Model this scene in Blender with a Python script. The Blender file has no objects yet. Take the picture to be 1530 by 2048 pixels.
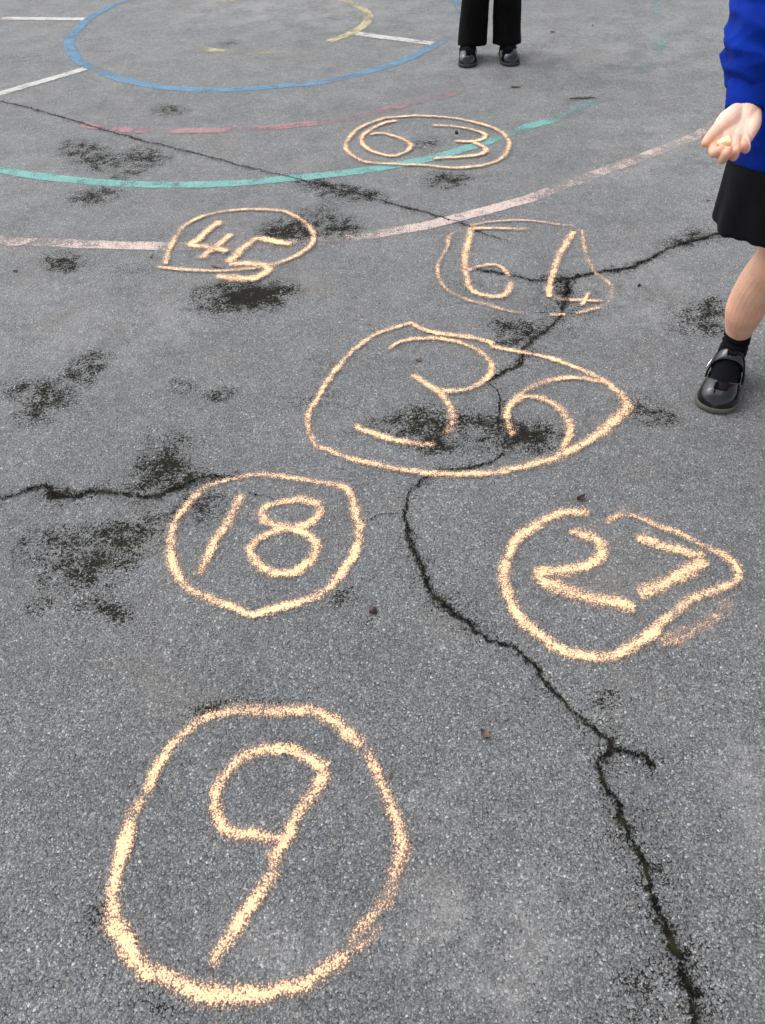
import bpy, math, random
import numpy as np
from mathutils import Vector, Matrix, noise as mnoise
random.seed(7); np.random.seed(7)
S = bpy.context.scene
COL = S.collection
R = math.radians
PI = math.pi

# ------------------------------------------------------------------ camera
TH, RO, F, H = R(45), R(-3), 1650.0, 1.15
cR, sR = math.cos(RO), math.sin(RO)
def ray(px, py):
    x = (px - 765) / F; y = -(py - 1024) / F
    x, y = cR * x - sR * y, sR * x + cR * y
    return Vector((x, math.cos(TH) + y * math.sin(TH), -math.sin(TH) + y * math.cos(TH)))
def Pz(px, py, z=0.0):
    r = ray(px, py); return Vector((0, 0, H)) + r * ((z - H) / r.z)
def Pd(px, py, d): return Vector((0, 0, H)) + ray(px, py) * d
cam = bpy.data.cameras.new('camera'); co = bpy.data.objects.new('camera', cam); COL.objects.link(co)
ax = Vector((cR, sR * math.sin(TH), sR * math.cos(TH)))
ay = Vector((-sR, cR * math.sin(TH), cR * math.cos(TH)))
az = -Vector((0, math.cos(TH), -math.sin(TH)))
m = Matrix.Identity(4)
for i in range(3): m[i][0] = ax[i]; m[i][1] = ay[i]; m[i][2] = az[i]
m[2][3] = H
co.matrix_world = m
cam.sensor_fit = 'VERTICAL'; cam.sensor_height = 36; cam.lens = 36 * F / 2048
cam.clip_start = 0.02; cam.clip_end = 2000
S.camera = co

# ------------------------------------------------------------------ light
W = bpy.data.worlds.new('World'); S.world = W; W.use_nodes = True
nt = W.node_tree; nt.nodes.clear()
SUN_EL, SUN_AZ = R(56), R(-62)          # azimuth measured from +Y towards +X
sky = nt.nodes.new('ShaderNodeTexSky'); sky.sky_type = 'NISHITA'; sky.sun_disc = False
sky.sun_elevation = SUN_EL; sky.sun_rotation = SUN_AZ
sky.air_density = 1.0; sky.dust_density = 4.0; sky.ozone_density = 1.0
hs = nt.nodes.new('ShaderNodeHueSaturation'); hs.inputs['Saturation'].default_value = 0.15
bg = nt.nodes.new('ShaderNodeBackground'); bg.inputs['Strength'].default_value = 0.15
wo = nt.nodes.new('ShaderNodeOutputWorld')
nt.links.new(sky.outputs[0], hs.inputs['Color']); nt.links.new(hs.outputs[0], bg.inputs[0]); nt.links.new(bg.outputs[0], wo.inputs[0])
sl = bpy.data.lights.new('sun', 'SUN'); sl.energy = 0.7; sl.angle = R(85); sl.color = (1, .965, .92)
so = bpy.data.objects.new('sun', sl); COL.objects.link(so)
dv = Vector((math.sin(SUN_AZ) * math.cos(SUN_EL), math.cos(SUN_AZ) * math.cos(SUN_EL), math.sin(SUN_EL)))
so.rotation_euler = dv.to_track_quat('Z', 'Y').to_euler()
S.view_settings.view_transform = 'Standard'; S.view_settings.look = 'None'
S.view_settings.exposure = 0.98; S.view_settings.gamma = 1

# ------------------------------------------------------------------ node helpers
class NT:
    def __init__(s, tree): s.t = tree
    def n(s, typ, ins=None, **kw):
        nd = s.t.nodes.new('ShaderNode' + typ)
        for k, v in kw.items(): setattr(nd, k, v)
        for k, v in (ins or {}).items(): s.put(nd.inputs[k], v)
        return nd
    def put(s, sock, v):
        if isinstance(v, bpy.types.NodeSocket): s.t.links.new(v, sock)
        elif isinstance(v, bpy.types.Node): s.t.links.new(v.outputs[0], sock)
        else: sock.default_value = v
    def m(s, op, a, b=0.0, c=0.0, clamp=False):
        nd = s.t.nodes.new('ShaderNodeMath'); nd.operation = op; nd.use_clamp = clamp
        s.put(nd.inputs[0], a); s.put(nd.inputs[1], b); s.put(nd.inputs[2], c)
        return nd.outputs[0]
    def mix(s, f, a, b, blend='MIX'):
        nd = s.t.nodes.new('ShaderNodeMix'); nd.data_type = 'RGBA'; nd.blend_type = blend
        s.put(nd.inputs[0], f); s.put(nd.inputs[6], a); s.put(nd.inputs[7], b)
        return nd.outputs[2]
    def ss(s, x, lo, hi, a=0.0, b=1.0):
        nd = s.t.nodes.new('ShaderNodeMapRange'); nd.interpolation_type = 'SMOOTHSTEP'
        for i, v in enumerate((x, lo, hi, a, b)): s.put(nd.inputs[i], v)
        return nd.outputs[0]
    def noise(s, vec, scale, detail=2.0, rough=.5, dims='3D'):
        nd = s.n('TexNoise', {'Vector': vec, 'Scale': scale, 'Detail': detail, 'Roughness': rough}, noise_dimensions=dims)
        return nd.outputs[0]
    def vor(s, vec, scale, dims='2D'):
        nd = s.n('TexVoronoi', {'Vector': vec, 'Scale': scale}, voronoi_dimensions=dims)
        return nd.outputs['Distance'], nd.outputs['Color']
    def ramp(s, f, stops):
        nd = s.n('ValToRGB', {'Fac': f}); e = nd.color_ramp.elements
        while len(e) > 1: e.remove(e[-1])
        e[0].position = stops[0][0]; e[0].color = (*stops[0][1], 1)
        for p, c in stops[1:]:
            q = e.new(p); q.color = (*c, 1)
        return nd.outputs[0]
    def sep(s, c):
        nd = s.n('SeparateColor', {'Color': c}); return nd.outputs
    def attr(s, name): return s.n('Attribute', attribute_name=name).outputs['Fac']
def mat(name):
    M = bpy.data.materials.new(name); M.use_nodes = True; M.node_tree.nodes.clear()
    t = NT(M.node_tree); out = t.n('OutputMaterial'); return M, t, out
def finish(t, out, sh): t.t.links.new(sh, out.inputs[0])
def pbsdf(t, **ins):
    nd = t.n('BsdfPrincipled')
    for k, v in ins.items(): t.put(nd.inputs[k.replace('_', ' ')], v)
    return nd
def rgb(r, g, b):   # sRGB 0-255 to linear
    f = lambda c: c / 12.92 if c <= .04045 else ((c + .055) / 1.055) ** 2.4
    return (f(r / 255), f(g / 255), f(b / 255), 1)

# shared stone pattern of the tarmac, in world coordinates, so dirt, paint and chalk lie on the same stones
def stones(t):
    g = t.n('NewGeometry').outputs['Position']
    p = t.n('VectorMath', {0: g, 1: (1, 1, 0)}, operation='MULTIPLY').outputs[0]
    nz = t.n('TexNoise', {'Vector': p, 'Scale': 90.0, 'Detail': 1.0}).outputs['Color']
    off = t.n('VectorMath', {0: nz, 1: (.005, .005, 0)}, operation='MULTIPLY').outputs[0]
    q = t.n('VectorMath', {0: p, 1: off}, operation='ADD').outputs[0]
    d1, c1 = t.vor(q, 335.0)
    d2, c2 = t.vor(q, 700.0)
    a = t.m('SUBTRACT', 1.0, t.m('MULTIPLY', d1, 1.25))
    b = t.m('SUBTRACT', 1.0, t.m('MULTIPLY', d2, 1.25))
    hgt = t.m('ADD', t.m('MULTIPLY', a, .6), t.m('MULTIPLY', b, .4))
    r1 = t.sep(c1); r2 = t.sep(c2)
    hgt = t.m('ADD', hgt, t.m('MULTIPLY', t.m('SUBTRACT', r1[0], .5), .35))
    return p, hgt, r1, r2

def tarmac_mat():
    M, t, out = mat('tarmac')
    p, h, r1, r2 = stones(t)
    big = t.ramp(r1[1], [(0, (.028, .029, .031)), (.3, (.062, .064, .068)), (.62, (.112, .114, .117)), (.87, (.165, .165, .165)), (.965, (.24, .238, .232)), (.99, (.42, .42, .41)), (1, (.62, .62, .60))])
    small = t.ramp(r2[1], [(0, (.026, .028, .030)), (.5, (.09, .093, .097)), (.88, (.19, .19, .19)), (.97, (.36, .36, .35)), (1, (.7, .7, .69))])
    c = t.mix(.45, big, small)
    c = t.mix(.17, c, (.103, .105, .107, 1))
    tint = t.mix(r1[2], (.91, 1.0, 1.09, 1), (1.05, 1.0, .95, 1))
    c = t.mix(.8, c, tint, 'MULTIPLY')
    gap = t.ss(h, .20, .62, .50, 1.07)
    c = t.mix(1.0, c, t.n('CombineColor', {0: gap, 1: gap, 2: gap}).outputs[0], 'MULTIPLY')
    n1 = t.noise(p, 1.3, 3.0, .55); n2 = t.noise(p, 7.0, 4.0, .6); n3 = t.noise(p, 36.0, 5.0, .7)
    mac = t.m('ADD', t.m('MULTIPLY', t.m('SUBTRACT', n1, .5), .55), t.m('ADD', t.m('MULTIPLY', t.m('SUBTRACT', n2, .5), .58), t.m('MULTIPLY', t.m('SUBTRACT', n3, .5), .95)))
    mac = t.m('ADD', 1.12, mac)
    c = t.mix(1.0, c, t.n('CombineColor', {0: mac, 1: mac, 2: mac}).outputs[0], 'MULTIPLY')
    # pale dust worn into the surface, brownish silt
    dust = t.attr('dust')
    dm = t.m('MULTIPLY', dust, t.ss(t.m('ADD', n2, t.m('MULTIPLY', n3, .5)), .55, 1.0))
    c = t.mix(t.m('MULTIPLY', dm, .36), c, (.34, .335, .33, 1))
    silt = t.ss(t.noise(p, 3.3, 4.0, .6), .52, .74)
    c = t.mix(t.m('MULTIPLY', silt, .34), c, (.15, .135, .112, 1))
    # moss and damp grime lying low between the stones
    st = t.attr('stain')
    br = t.noise(p, 26.0, 4.0, .65); br2 = t.noise(p, 150.0, 3.0, .65)
    lev = t.m('ADD', t.m('MULTIPLY', st, .60), t.m('MULTIPLY', t.m('SUBTRACT', br, .5), t.m('MINIMUM', t.m('MULTIPLY', st, 3.6), 2.3)))
    lev = t.m('ADD', lev, t.m('MULTIPLY', t.m('SUBTRACT', br2, .5), t.m('MINIMUM', t.m('MULTIPLY', st, 4.5), 2.3)))
    spk = t.ss(t.noise(p, 16.0, 3.0, .7), .60, .78)
    lev = t.m('ADD', lev, t.m('MULTIPLY', spk, .22))
    mk = t.ss(t.m('SUBTRACT', lev, h), -.11, .02)
    mosscol = t.mix(t.noise(p, 55.0), (.0035, .0035, .0033, 1), (.018, .017, .011, 1))
    halo = t.m('MULTIPLY', t.ss(lev, .05, .7), .36)
    c = t.mix(halo, c, (.034, .034, .033, 1))
    c = t.mix(t.m('MULTIPLY', mk, .95), c, mosscol)
    hh = t.m('MULTIPLY', h, t.m('SUBTRACT', 1.0, t.m('MULTIPLY', mk, .6)))
    bmp = t.n('Bump', {'Height': hh, 'Strength': .6, 'Distance': .0020})
    b = pbsdf(t, Base_Color=c, Sheen_Weight=t.m('MULTIPLY', t.m('SUBTRACT', 1.0, t.m('MAXIMUM', mk, halo)), t.ss(t.m('ADD', n2, t.m('MULTIPLY', n3, .6)), .45, 1.15, .16, .36)), Sheen_Roughness=.40, Roughness=.85, Specular_IOR_Level=t.m('SUBTRACT', .36, t.m('MULTIPLY', t.m('MAXIMUM', mk, halo), .33)), Normal=bmp.outputs[0])
    finish(t, out, b.outputs[0]); return M

def mark_mat(name, cols, chalk=True, bright=1.0):
    """chalk or paint lying on the stones; attributes: u across the stroke, cov coverage"""
    M, t, out = mat(name)
    p, h, r1, r2 = stones(t)
    u = t.attr('u'); cov = t.attr('cov')
    if chalk:
        e = t.m('ADD', t.m('MULTIPLY', t.m('SUBTRACT', t.noise(p, 48.0, 4.0, .7), .5), 1.3), t.m('MULTIPLY', t.m('SUBTRACT', t.noise(p, 260.0, 2.0, .6), .5), 1.0))
        prof = t.ss(t.m('ADD', u, e), 1.06, -.05)
        cl = t.noise(p, 70.0, 4.0, .7)                     # clumps of powder
        lev = t.m('MULTIPLY', prof, t.m('ADD', t.m('ADD', t.m('MULTIPLY', cov, 1.02), t.m('MULTIPLY', t.m('SUBTRACT', t.noise(p, 20.0, 3.0, .6), .5), .85)), t.m('MULTIPLY', t.m('SUBTRACT', cl, .5), 1.9)))
        x = t.m('ADD', t.m('SUBTRACT', lev, .60), t.m('MULTIPLY', t.m('SUBTRACT', h, .5), 1.35))
        a = t.ss(x, -.14, .06)
        dens = t.ss(x, -.08, .50)
        film = t.m('MULTIPLY', t.m('MULTIPLY', prof, cov), .32)
        a = t.m('MAXIMUM', t.m('MULTIPLY', a, .97), film)
        fl = t.noise(p, 330.0, 2.0, .6)
        c = t.mix(dens, cols[0], cols[1])
        c = t.mix(t.ss(t.m('ADD', dens, t.m('SUBTRACT', fl, .5)), .7, 1.15), c, cols[2])
        bmp = t.n('Bump', {'Height': t.m('ADD', x, t.m('MULTIPLY', fl, .5)), 'Strength': .38, 'Distance': .0022})
    else:
        e = t.m('MULTIPLY', t.m('SUBTRACT', t.noise(p, 24.0, 4.0, .7), .5), .75)
        prof = t.ss(t.m('ADD', u, e), .90, .70)
        wear = t.noise(p, 15.0, 5.0, .72)
        w2 = t.noise(p, 6.0, 2.0, .5)
        lev = t.m('ADD', t.m('ADD', t.m('MULTIPLY', cov, 1.12), t.m('MULTIPLY', t.m('SUBTRACT', wear, .5), 2.6)), t.m('MULTIPLY', t.m('SUBTRACT', w2, .5), .7))
        x = t.m('ADD', t.m('SUBTRACT', lev, .80), t.m('MULTIPLY', t.m('SUBTRACT', h, .5), 1.0))
        a = t.m('MULTIPLY', t.ss(x, -.16, .14), prof)
        film = t.m('MULTIPLY', t.m('MULTIPLY', prof, cov), .25)
        a = t.m('MAXIMUM', t.m('MULTIPLY', a, .93), film)
        grime = t.noise(p, 13.0, 4.0, .65)
        c = t.mix(t.ss(grime, .35, .75), cols[0], cols[1])
        c = t.mix(t.m('MULTIPLY', t.ss(h, .55, .15), .6), c, (.06, .06, .06, 1))
        bmp = t.n('Bump', {'Height': h, 'Strength': .55, 'Distance': .002})
    b = pbsdf(t, Base_Color=c, Roughness=.9, Specular_IOR_Level=.2, Normal=bmp.outputs[0])
    tr = t.n('BsdfTransparent')
    mx = t.n('MixShader', {0: a, 1: tr.outputs[0], 2: b.outputs[0]})
    finish(t, out, mx.outputs[0]); return M

def crack_mat():  # mossy dirt, and the shade of the crack's depth painted on flat strips
    M, t, out = mat('crack_dirt_and_shade')
    p, h, r1, r2 = stones(t)
    u = t.attr('u'); cov = t.attr('cov')
    e = t.m('ADD', t.m('MULTIPLY', t.m('SUBTRACT', t.noise(p, 60.0, 4.0, .7), .5), 2.2), t.m('MULTIPLY', t.m('SUBTRACT', t.noise(p, 230.0, 2.0, .6), .5), 1.6))
    prof = t.ss(t.m('ADD', t.m('MULTIPLY', u, 1.15), e), 1.0, -.25)
    x = t.m('ADD', t.m('SUBTRACT', t.m('MULTIPLY', prof, t.m('ADD', t.m('ADD', cov, .22), t.m('MULTIPLY', t.m('SUBTRACT', t.noise(p, 17.0, 3.0, .6), .5), 1.5))), .62), t.m('MULTIPLY', t.m('SUBTRACT', .56, h), 2.0))
    a = t.ss(x, -.12, .12)
    c = t.mix(t.ss(t.noise(p, 45.0, 3.0), .4, .7), (.004, .004, .004, 1), (.017, .016, .009, 1))
    b = pbsdf(t, Base_Color=c, Roughness=.95, Specular_IOR_Level=.05)
    mx = t.n('MixShader', {0: a, 1: t.n('BsdfTransparent').outputs[0], 2: b.outputs[0]})
    finish(t, out, mx.outputs[0]); return M

def cloth_mat(name, col, col2, rough=.9, weave=900.0, sheen=.15, bump=.35):
    M, t, out = mat(name)
    g = t.n('TexCoord').outputs['Object']
    n1 = t.noise(g, 22.0, 4.0, .6); n2 = t.noise(g, weave, 2.0, .6)
    c = t.mix(t.ss(t.m('ADD', n1, t.m('MULTIPLY', t.m('SUBTRACT', n2, .5), .5)), .3, .75), col, col2)
    bmp = t.n('Bump', {'Height': t.m('ADD', t.m('MULTIPLY', n1, .6), n2), 'Strength': bump, 'Distance': .0015})
    b = pbsdf(t, Base_Color=c, Roughness=rough, Specular_IOR_Level=.06, Sheen_Weight=sheen, Normal=bmp.outputs[0])
    finish(t, out, b.outputs[0]); return M

def skin_mat(name):
    M, t, out = mat(name)
    g = t.n('TexCoord').outputs['Object']
    n1 = t.noise(g, 28.0, 4.0, .6); n2 = t.noise(g, 240.0, 2.0, .6)
    pink = t.attr('pink')
    c = t.mix(t.ss(n1, .3, .7), (.55, .31, .21, 1), (.63, .375, .27, 1))
    c = t.mix(t.m('MULTIPLY', t.ss(n2, .5, .75), .30), c, (.47, .22, .15, 1))
    c = t.mix(t.m('MULTIPLY', t.ss(t.noise(g, 75.0, 4.0, .7), .5, .75), .30), c, (.70, .45, .35, 1))
    c = t.mix(t.m('MINIMUM', t.m('MULTIPLY', pink, t.m('ADD', .55, t.m('MULTIPLY', n1, .5))), 1.0), c, (.64, .26, .19, 1))
    pale = t.attr('pale')
    c = t.mix(pale, c, (.86, .585, .475, 1))  # paler palm, its overexposed brightness put into the colour
    bmp = t.n('Bump', {'Height': n2, 'Strength': .12, 'Distance': .001})
    b = pbsdf(t, Base_Color=c, Roughness=.5, Specular_IOR_Level=.4, Subsurface_Weight=.25, Subsurface_Radius=(.012, .005, .003), Subsurface_Scale=.4, Normal=bmp.outputs[0])
    finish(t, out, b.outputs[0]); return M

def plain_mat(name, col, rough=.5, spec=.5, coat=0.0, metal=0.0, var=.15, scale=30.0, bump=.0):
    M, t, out = mat(name)
    g = t.n('TexCoord').outputs['Object']
    n1 = t.noise(g, scale, 4.0, .6)
    dark = tuple(x * (1 - var * 2) for x in col[:3]) + (1,)
    c = t.mix(t.ss(n1, .3, .7), dark, col)
    rr = t.m('ADD', rough, t.m('MULTIPLY', t.m('SUBTRACT', n1, .5), rough * .5))
    b = pbsdf(t, Base_Color=c, Roughness=rr, Specular_IOR_Level=spec, Coat_Weight=coat, Coat_Roughness=.05, Metallic=metal)
    if bump: t.put(b.inputs['Normal'], t.n('Bump', {'Height': n1, 'Strength': bump, 'Distance': .003}).outputs[0])
    finish(t, out, b.outputs[0]); return M

M_TAR = tarmac_mat()
M_CRACK = crack_mat()
M_CHALK = mark_mat('orange_chalk', [(.54, .35, .245, 1), (.70, .465, .27, 1), (.82, .615, .35, 1)])
M_PAINT = {
 'blue': mark_mat('blue_paint', [(.115, .235, .365, 1), (.165, .275, .385, 1)], False),
 'turq': mark_mat('turquoise_paint', [(.16, .37, .35, 1), (.21, .40, .38, 1)], False),
 'red': mark_mat('red_paint', [(.40, .22, .235, 1), (.33, .20, .21, 1)], False),
 'pink': mark_mat('pale_pink_paint', [(.58, .46, .42, 1), (.50, .42, .40, 1)], False),
 'yel': mark_mat('yellow_paint', [(.48, .43, .25, 1), (.42, .39, .26, 1)], False),
 'white': mark_mat('white_paint', [(.56, .55, .53, 1), (.47, .47, .46, 1)], False)}
M_BLUE = cloth_mat('blue_sweatshirt_cloth', (.0016, .015, .17, 1), (.003, .024, .25, 1), sheen=.02)
M_CUFF = cloth_mat('blue_rib_knit', (.002, .018, .20, 1), (.003, .025, .26, 1), weave=500, sheen=.02)
M_SKIRT = cloth_mat('black_skirt_cloth', (.0035, .0037, .0045, 1), (.006, .0064, .008, 1), sheen=.02)
M_TROU = cloth_mat('black_trouser_cloth', (.0025, .0025, .0027, 1), (.0045, .0045, .0045, 1), sheen=.01)
M_SOCK = cloth_mat('black_sock_knit', (.0025, .0028, .004, 1), (.0045, .005, .007, 1), weave=420, sheen=.01)
M_SKIN = skin_mat('skin')
M_PATENT = plain_mat('black_patent_leather', (.0035, .0045, .0075, 1), .06, .42, coat=.1, var=.2, scale=16, bump=.34)
M_SOLE = plain_mat('grey_rubber_sole', (.085, .082, .066, 1), .8, .3, scale=60)
M_SOLE2 = plain_mat('dark_rubber_sole', (.035, .033, .032, 1), .75, .3, scale=60)
M_METAL = plain_mat('buckle_metal', (.75, .75, .76, 1), .25, .5, metal=1.0)
M_HAIR = plain_mat('brown_hair', (.07, .04, .022, 1), .5, .4, scale=90, var=.3, bump=.6)
M_EYEW = plain_mat('eye', (.03, .02, .015, 1), .1, .5)
M_LIP = plain_mat('lips', (.42, .16, .13, 1), .45, .4)
M_CHALKP = plain_mat('chalk_stick', (.92, .76, .44, 1), .9, .1, var=.06, scale=150, bump=.4)
M_DRYLEAF = plain_mat('dry_leaf', (.07, .038, .022, 1), .7, .3, var=.3, scale=120, bump=.5)
M_TANLEAF = plain_mat('tan_leaf', (.19, .125, .08, 1), .7, .3, var=.3, scale=120, bump=.5)
M_TWIG = plain_mat('twig_bark', (.06, .042, .028, 1), .8, .2, var=.3, scale=200, bump=.5)
M_TANTWIG = plain_mat('pale_twig_bark', (.19, .125, .07, 1), .8, .2, var=.3, scale=200, bump=.5)
M_GREEN = plain_mat('green_leaf', (.03, .12, .03, 1), .6, .3, var=.2, scale=120)
M_STONE = plain_mat('brown_pebble', (.065, .036, .034, 1), .6, .4, var=.25, scale=160, bump=.4)
M_DARK = plain_mat('dark_pebble', (.02, .019, .019, 1), .6, .4, var=.25, scale=160, bump=.4)

# ------------------------------------------------------------------ object helpers
def mesh(name, verts, faces, mt=None, smooth=True):
    me = bpy.data.meshes.new(name)
    me.from_pydata([tuple(v) for v in verts], [], faces)
    if smooth: me.polygons.foreach_set('use_smooth', [True] * len(me.polygons))
    if mt: me.materials.append(mt)
    me.update(); return me
def link(name, me, parent=None):
    o = bpy.data.objects.new(name, me); COL.objects.link(o)
    if parent: o.parent = parent
    return o
def empty(name, loc=(0, 0, 0)):
    o = bpy.data.objects.new(name, None); COL.objects.link(o); o.location = loc; o.empty_display_size = .05
    return o
def tag(o, label=None, cat=None, group=None, kind=None):
    if label: o['label'] = label
    if cat: o['category'] = cat
    if group: o['group'] = group
    if kind: o['kind'] = kind
    return o
def under(name, me, root):      # mesh in world coordinates, parented to an Empty that has a location
    o = link(name, me, root); o.matrix_parent_inverse = Matrix.Translation(root.location).inverted(); return o
def setattr_(me, name, vals):
    a = me.attributes.new(name, 'FLOAT', 'POINT'); a.data.foreach_set('value', np.asarray(vals, dtype=np.float32))
def evalmesh(o, name):
    dg = bpy.context.evaluated_depsgraph_get(); dg.update()
    me = bpy.data.meshes.new_from_object(o.evaluated_get(dg)); me.name = name; return me
def remesh(name, verts, faces, mt, voxel=.004, smooth=4, factor=.5):
    me = mesh('tmp', verts, faces); o = link('tmp', me)
    md = o.modifiers.new('r', 'REMESH'); md.mode = 'VOXEL'; md.voxel_size = voxel; md.use_smooth_shade = True
    if smooth:
        sm = o.modifiers.new('s', 'SMOOTH'); sm.iterations = smooth; sm.factor = factor
    r = evalmesh(o, name); bpy.data.objects.remove(o); bpy.data.meshes.remove(me)
    r.materials.clear(); r.materials.append(mt)
    r.polygons.foreach_set('use_smooth', [True] * len(r.polygons)); return r

class Geo:
    def __init__(s): s.v = []; s.f = []
    def add(s, v, f):
        b = len(s.v); s.v += [Vector(x) for x in v]; s.f += [tuple(i + b for i in q) for q in f]
    def loft(s, rings, cap=True):
        n = len(rings[0]); v = [p for r in rings for p in r]; f = []
        for i in range(len(rings) - 1):
            for j in range(n):
                k = (j + 1) % n
                f.append((i * n + j, i * n + k, (i + 1) * n + k, (i + 1) * n + j))
        if cap:
            f.append(tuple(range(n - 1, -1, -1))); f.append(tuple((len(rings) - 1) * n + j for j in range(n)))
        s.add(v, f)
    def ell(s, c, r, rot=None, n=16):
        c = Vector(c); rings = []
        for i in range(1, n):
            a = PI * i / n; ring = []
            for j in range(n * 2):
                b = 2 * PI * j / (n * 2)
                q = Vector((r[0] * math.sin(a) * math.cos(b), r[1] * math.sin(a) * math.sin(b), -r[2] * math.cos(a)))
                if rot: q = rot @ q
                ring.append(c + q)
            rings.append(ring)
        s.loft(rings)
    def chain(s, pts, n=18, sub=6, balls=True):
        """smooth tapering limb through (point, radius) pairs"""
        P = [Vector(p) for p, r in pts]; Rr = [r for p, r in pts]
        Q = []; K = len(P)
        for i in range(K - 1):
            a, b, c, d = P[max(i - 1, 0)], P[i], P[i + 1], P[min(i + 2, K - 1)]
            for k in range(sub):
                u = k / sub; u2 = u * u; u3 = u2 * u
                q = .5 * ((2 * b) + (c - a) * u + (2 * a - 5 * b + 4 * c - d) * u2 + (3 * b - a - 3 * c + d) * u3)
                w = u * u * (3 - 2 * u)
                Q.append((q, Rr[i] * (1 - w) + Rr[i + 1] * w))
        Q.append((P[-1], Rr[-1]))
        rings = []; ref = None
        for i, (q, r) in enumerate(Q):
            t = (Q[min(i + 1, len(Q) - 1)][0] - Q[max(i - 1, 0)][0]).normalized()
            if ref is None:
                ref = Vector((0, 0, 1)) if abs(t.z) < .8 else Vector((1, 0, 0))
            u = (ref - t * ref.dot(t)).normalized(); w = t.cross(u); ref = u
            rings.append([q + (u * math.cos(2 * PI * j / n) + w * math.sin(2 * PI * j / n)) * r for j in range(n)])
        s.loft(rings)
        if balls:
            s.ell(P[0], (Rr[0],) * 3, n=8); s.ell(P[-1], (Rr[-1],) * 3, n=8)
    def make(s, name, mt, smooth=True): return mesh(name, s.v, s.f, mt, smooth)

# ------------------------------------------------------------------ ground
STAINS = [  # photo x, y, rx, ry, tilt, strength  (patches of moss and grime, laid out on the ground)
 (340,220,34,11,0,.75),(165,300,45,20,5,.8),(205,322,55,20,0,.75),(290,315,42,18,0,.9),(255,350,40,10,-15,.7),(190,392,48,16,-8,.85),
 (130,525,38,20,0,1.0),(575,465,50,20,0,1.15),(625,455,80,30,0,.75),(685,458,35,20,0,.8),(640,425,28,16,0,.6),
 (490,590,85,30,0,.95),(505,592,52,22,0,1.5),(425,608,40,16,0,.7),(560,580,40,18,0,.8),
 (170,740,52,26,-35,.85),(100,790,48,32,0,.85),(40,780,32,22,0,.75),(70,832,44,20,0,.75),
 (440,790,36,14,0,.8),(365,775,26,18,0,.55),(650,375,70,18,15,.85),(725,386,46,13,12,.85),(895,360,42,16,0,.95),(850,287,34,12,0,.6),
 (1045,665,50,20,-20,.95),(1005,650,36,14,0,.8),(1128,585,16,34,0,1.0),(1110,560,40,10,0,.7),(960,575,60,14,0,.35),
 (1425,617,32,20,0,1.0),(1415,655,36,18,0,.85),(1380,640,44,34,0,.5),(1290,820,52,26,10,.75),(1325,842,40,14,0,.6),
 (845,850,62,40,0,.95),(870,893,34,14,0,1.1),(945,838,66,18,0,.95),(1035,870,60,28,0,1.1),(1010,830,16,26,0,.9),(1080,880,44,24,0,1.05),(790,850,60,22,0,.65),(960,880,110,40,0,.42),
 (325,935,46,42,0,1.15),(375,955,44,18,0,.95),(290,972,34,20,0,.8),(120,988,46,12,0,.9),(440,955,44,10,0,.8),(350,880,60,20,0,.5),
 (100,1090,62,36,-10,.8),(240,1072,74,36,0,.85),(160,1150,74,30,0,.8),(205,1120,62,32,0,.75),(235,1222,36,18,20,.95),(75,1212,24,18,0,.9),(405,1010,50,30,0,.75),(185,1210,52,26,0,.55),(310,1040,50,24,0,.6),
 (420,1418,46,12,-8,.85),(520,1400,60,10,0,.55),(195,1855,26,56,0,.55),(290,2000,44,16,0,.6),(335,2022,30,14,0,.55),
 (1230,1390,44,16,0,.62),(1215,1410,30,16,0,.62),(1275,1965,42,32,0,.6),(1330,2015,54,20,0,.6),(1240,2030,40,16,0,.55),(1240,1640,30,50,0,.35),
 (1385,480,62,12,-8,.85),(1395,462,40,8,0,.55),(460,88,22,8,0,.5),(450,615,80,24,0,.4),(690,1195,26,30,0,.5),(1335,1850,24,50,0,.4),
 (1415,400,20,6,0,.5),(250,540,60,14,0,.3),(620,800,60,20,0,.35),(730,1240,26,12,0,.5),(1330,620,24,14,0,.3),(60,120,60,14,0,.25),(1100,170,90,16,0,.18),(700,40,80,14,0,.2)]
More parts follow.
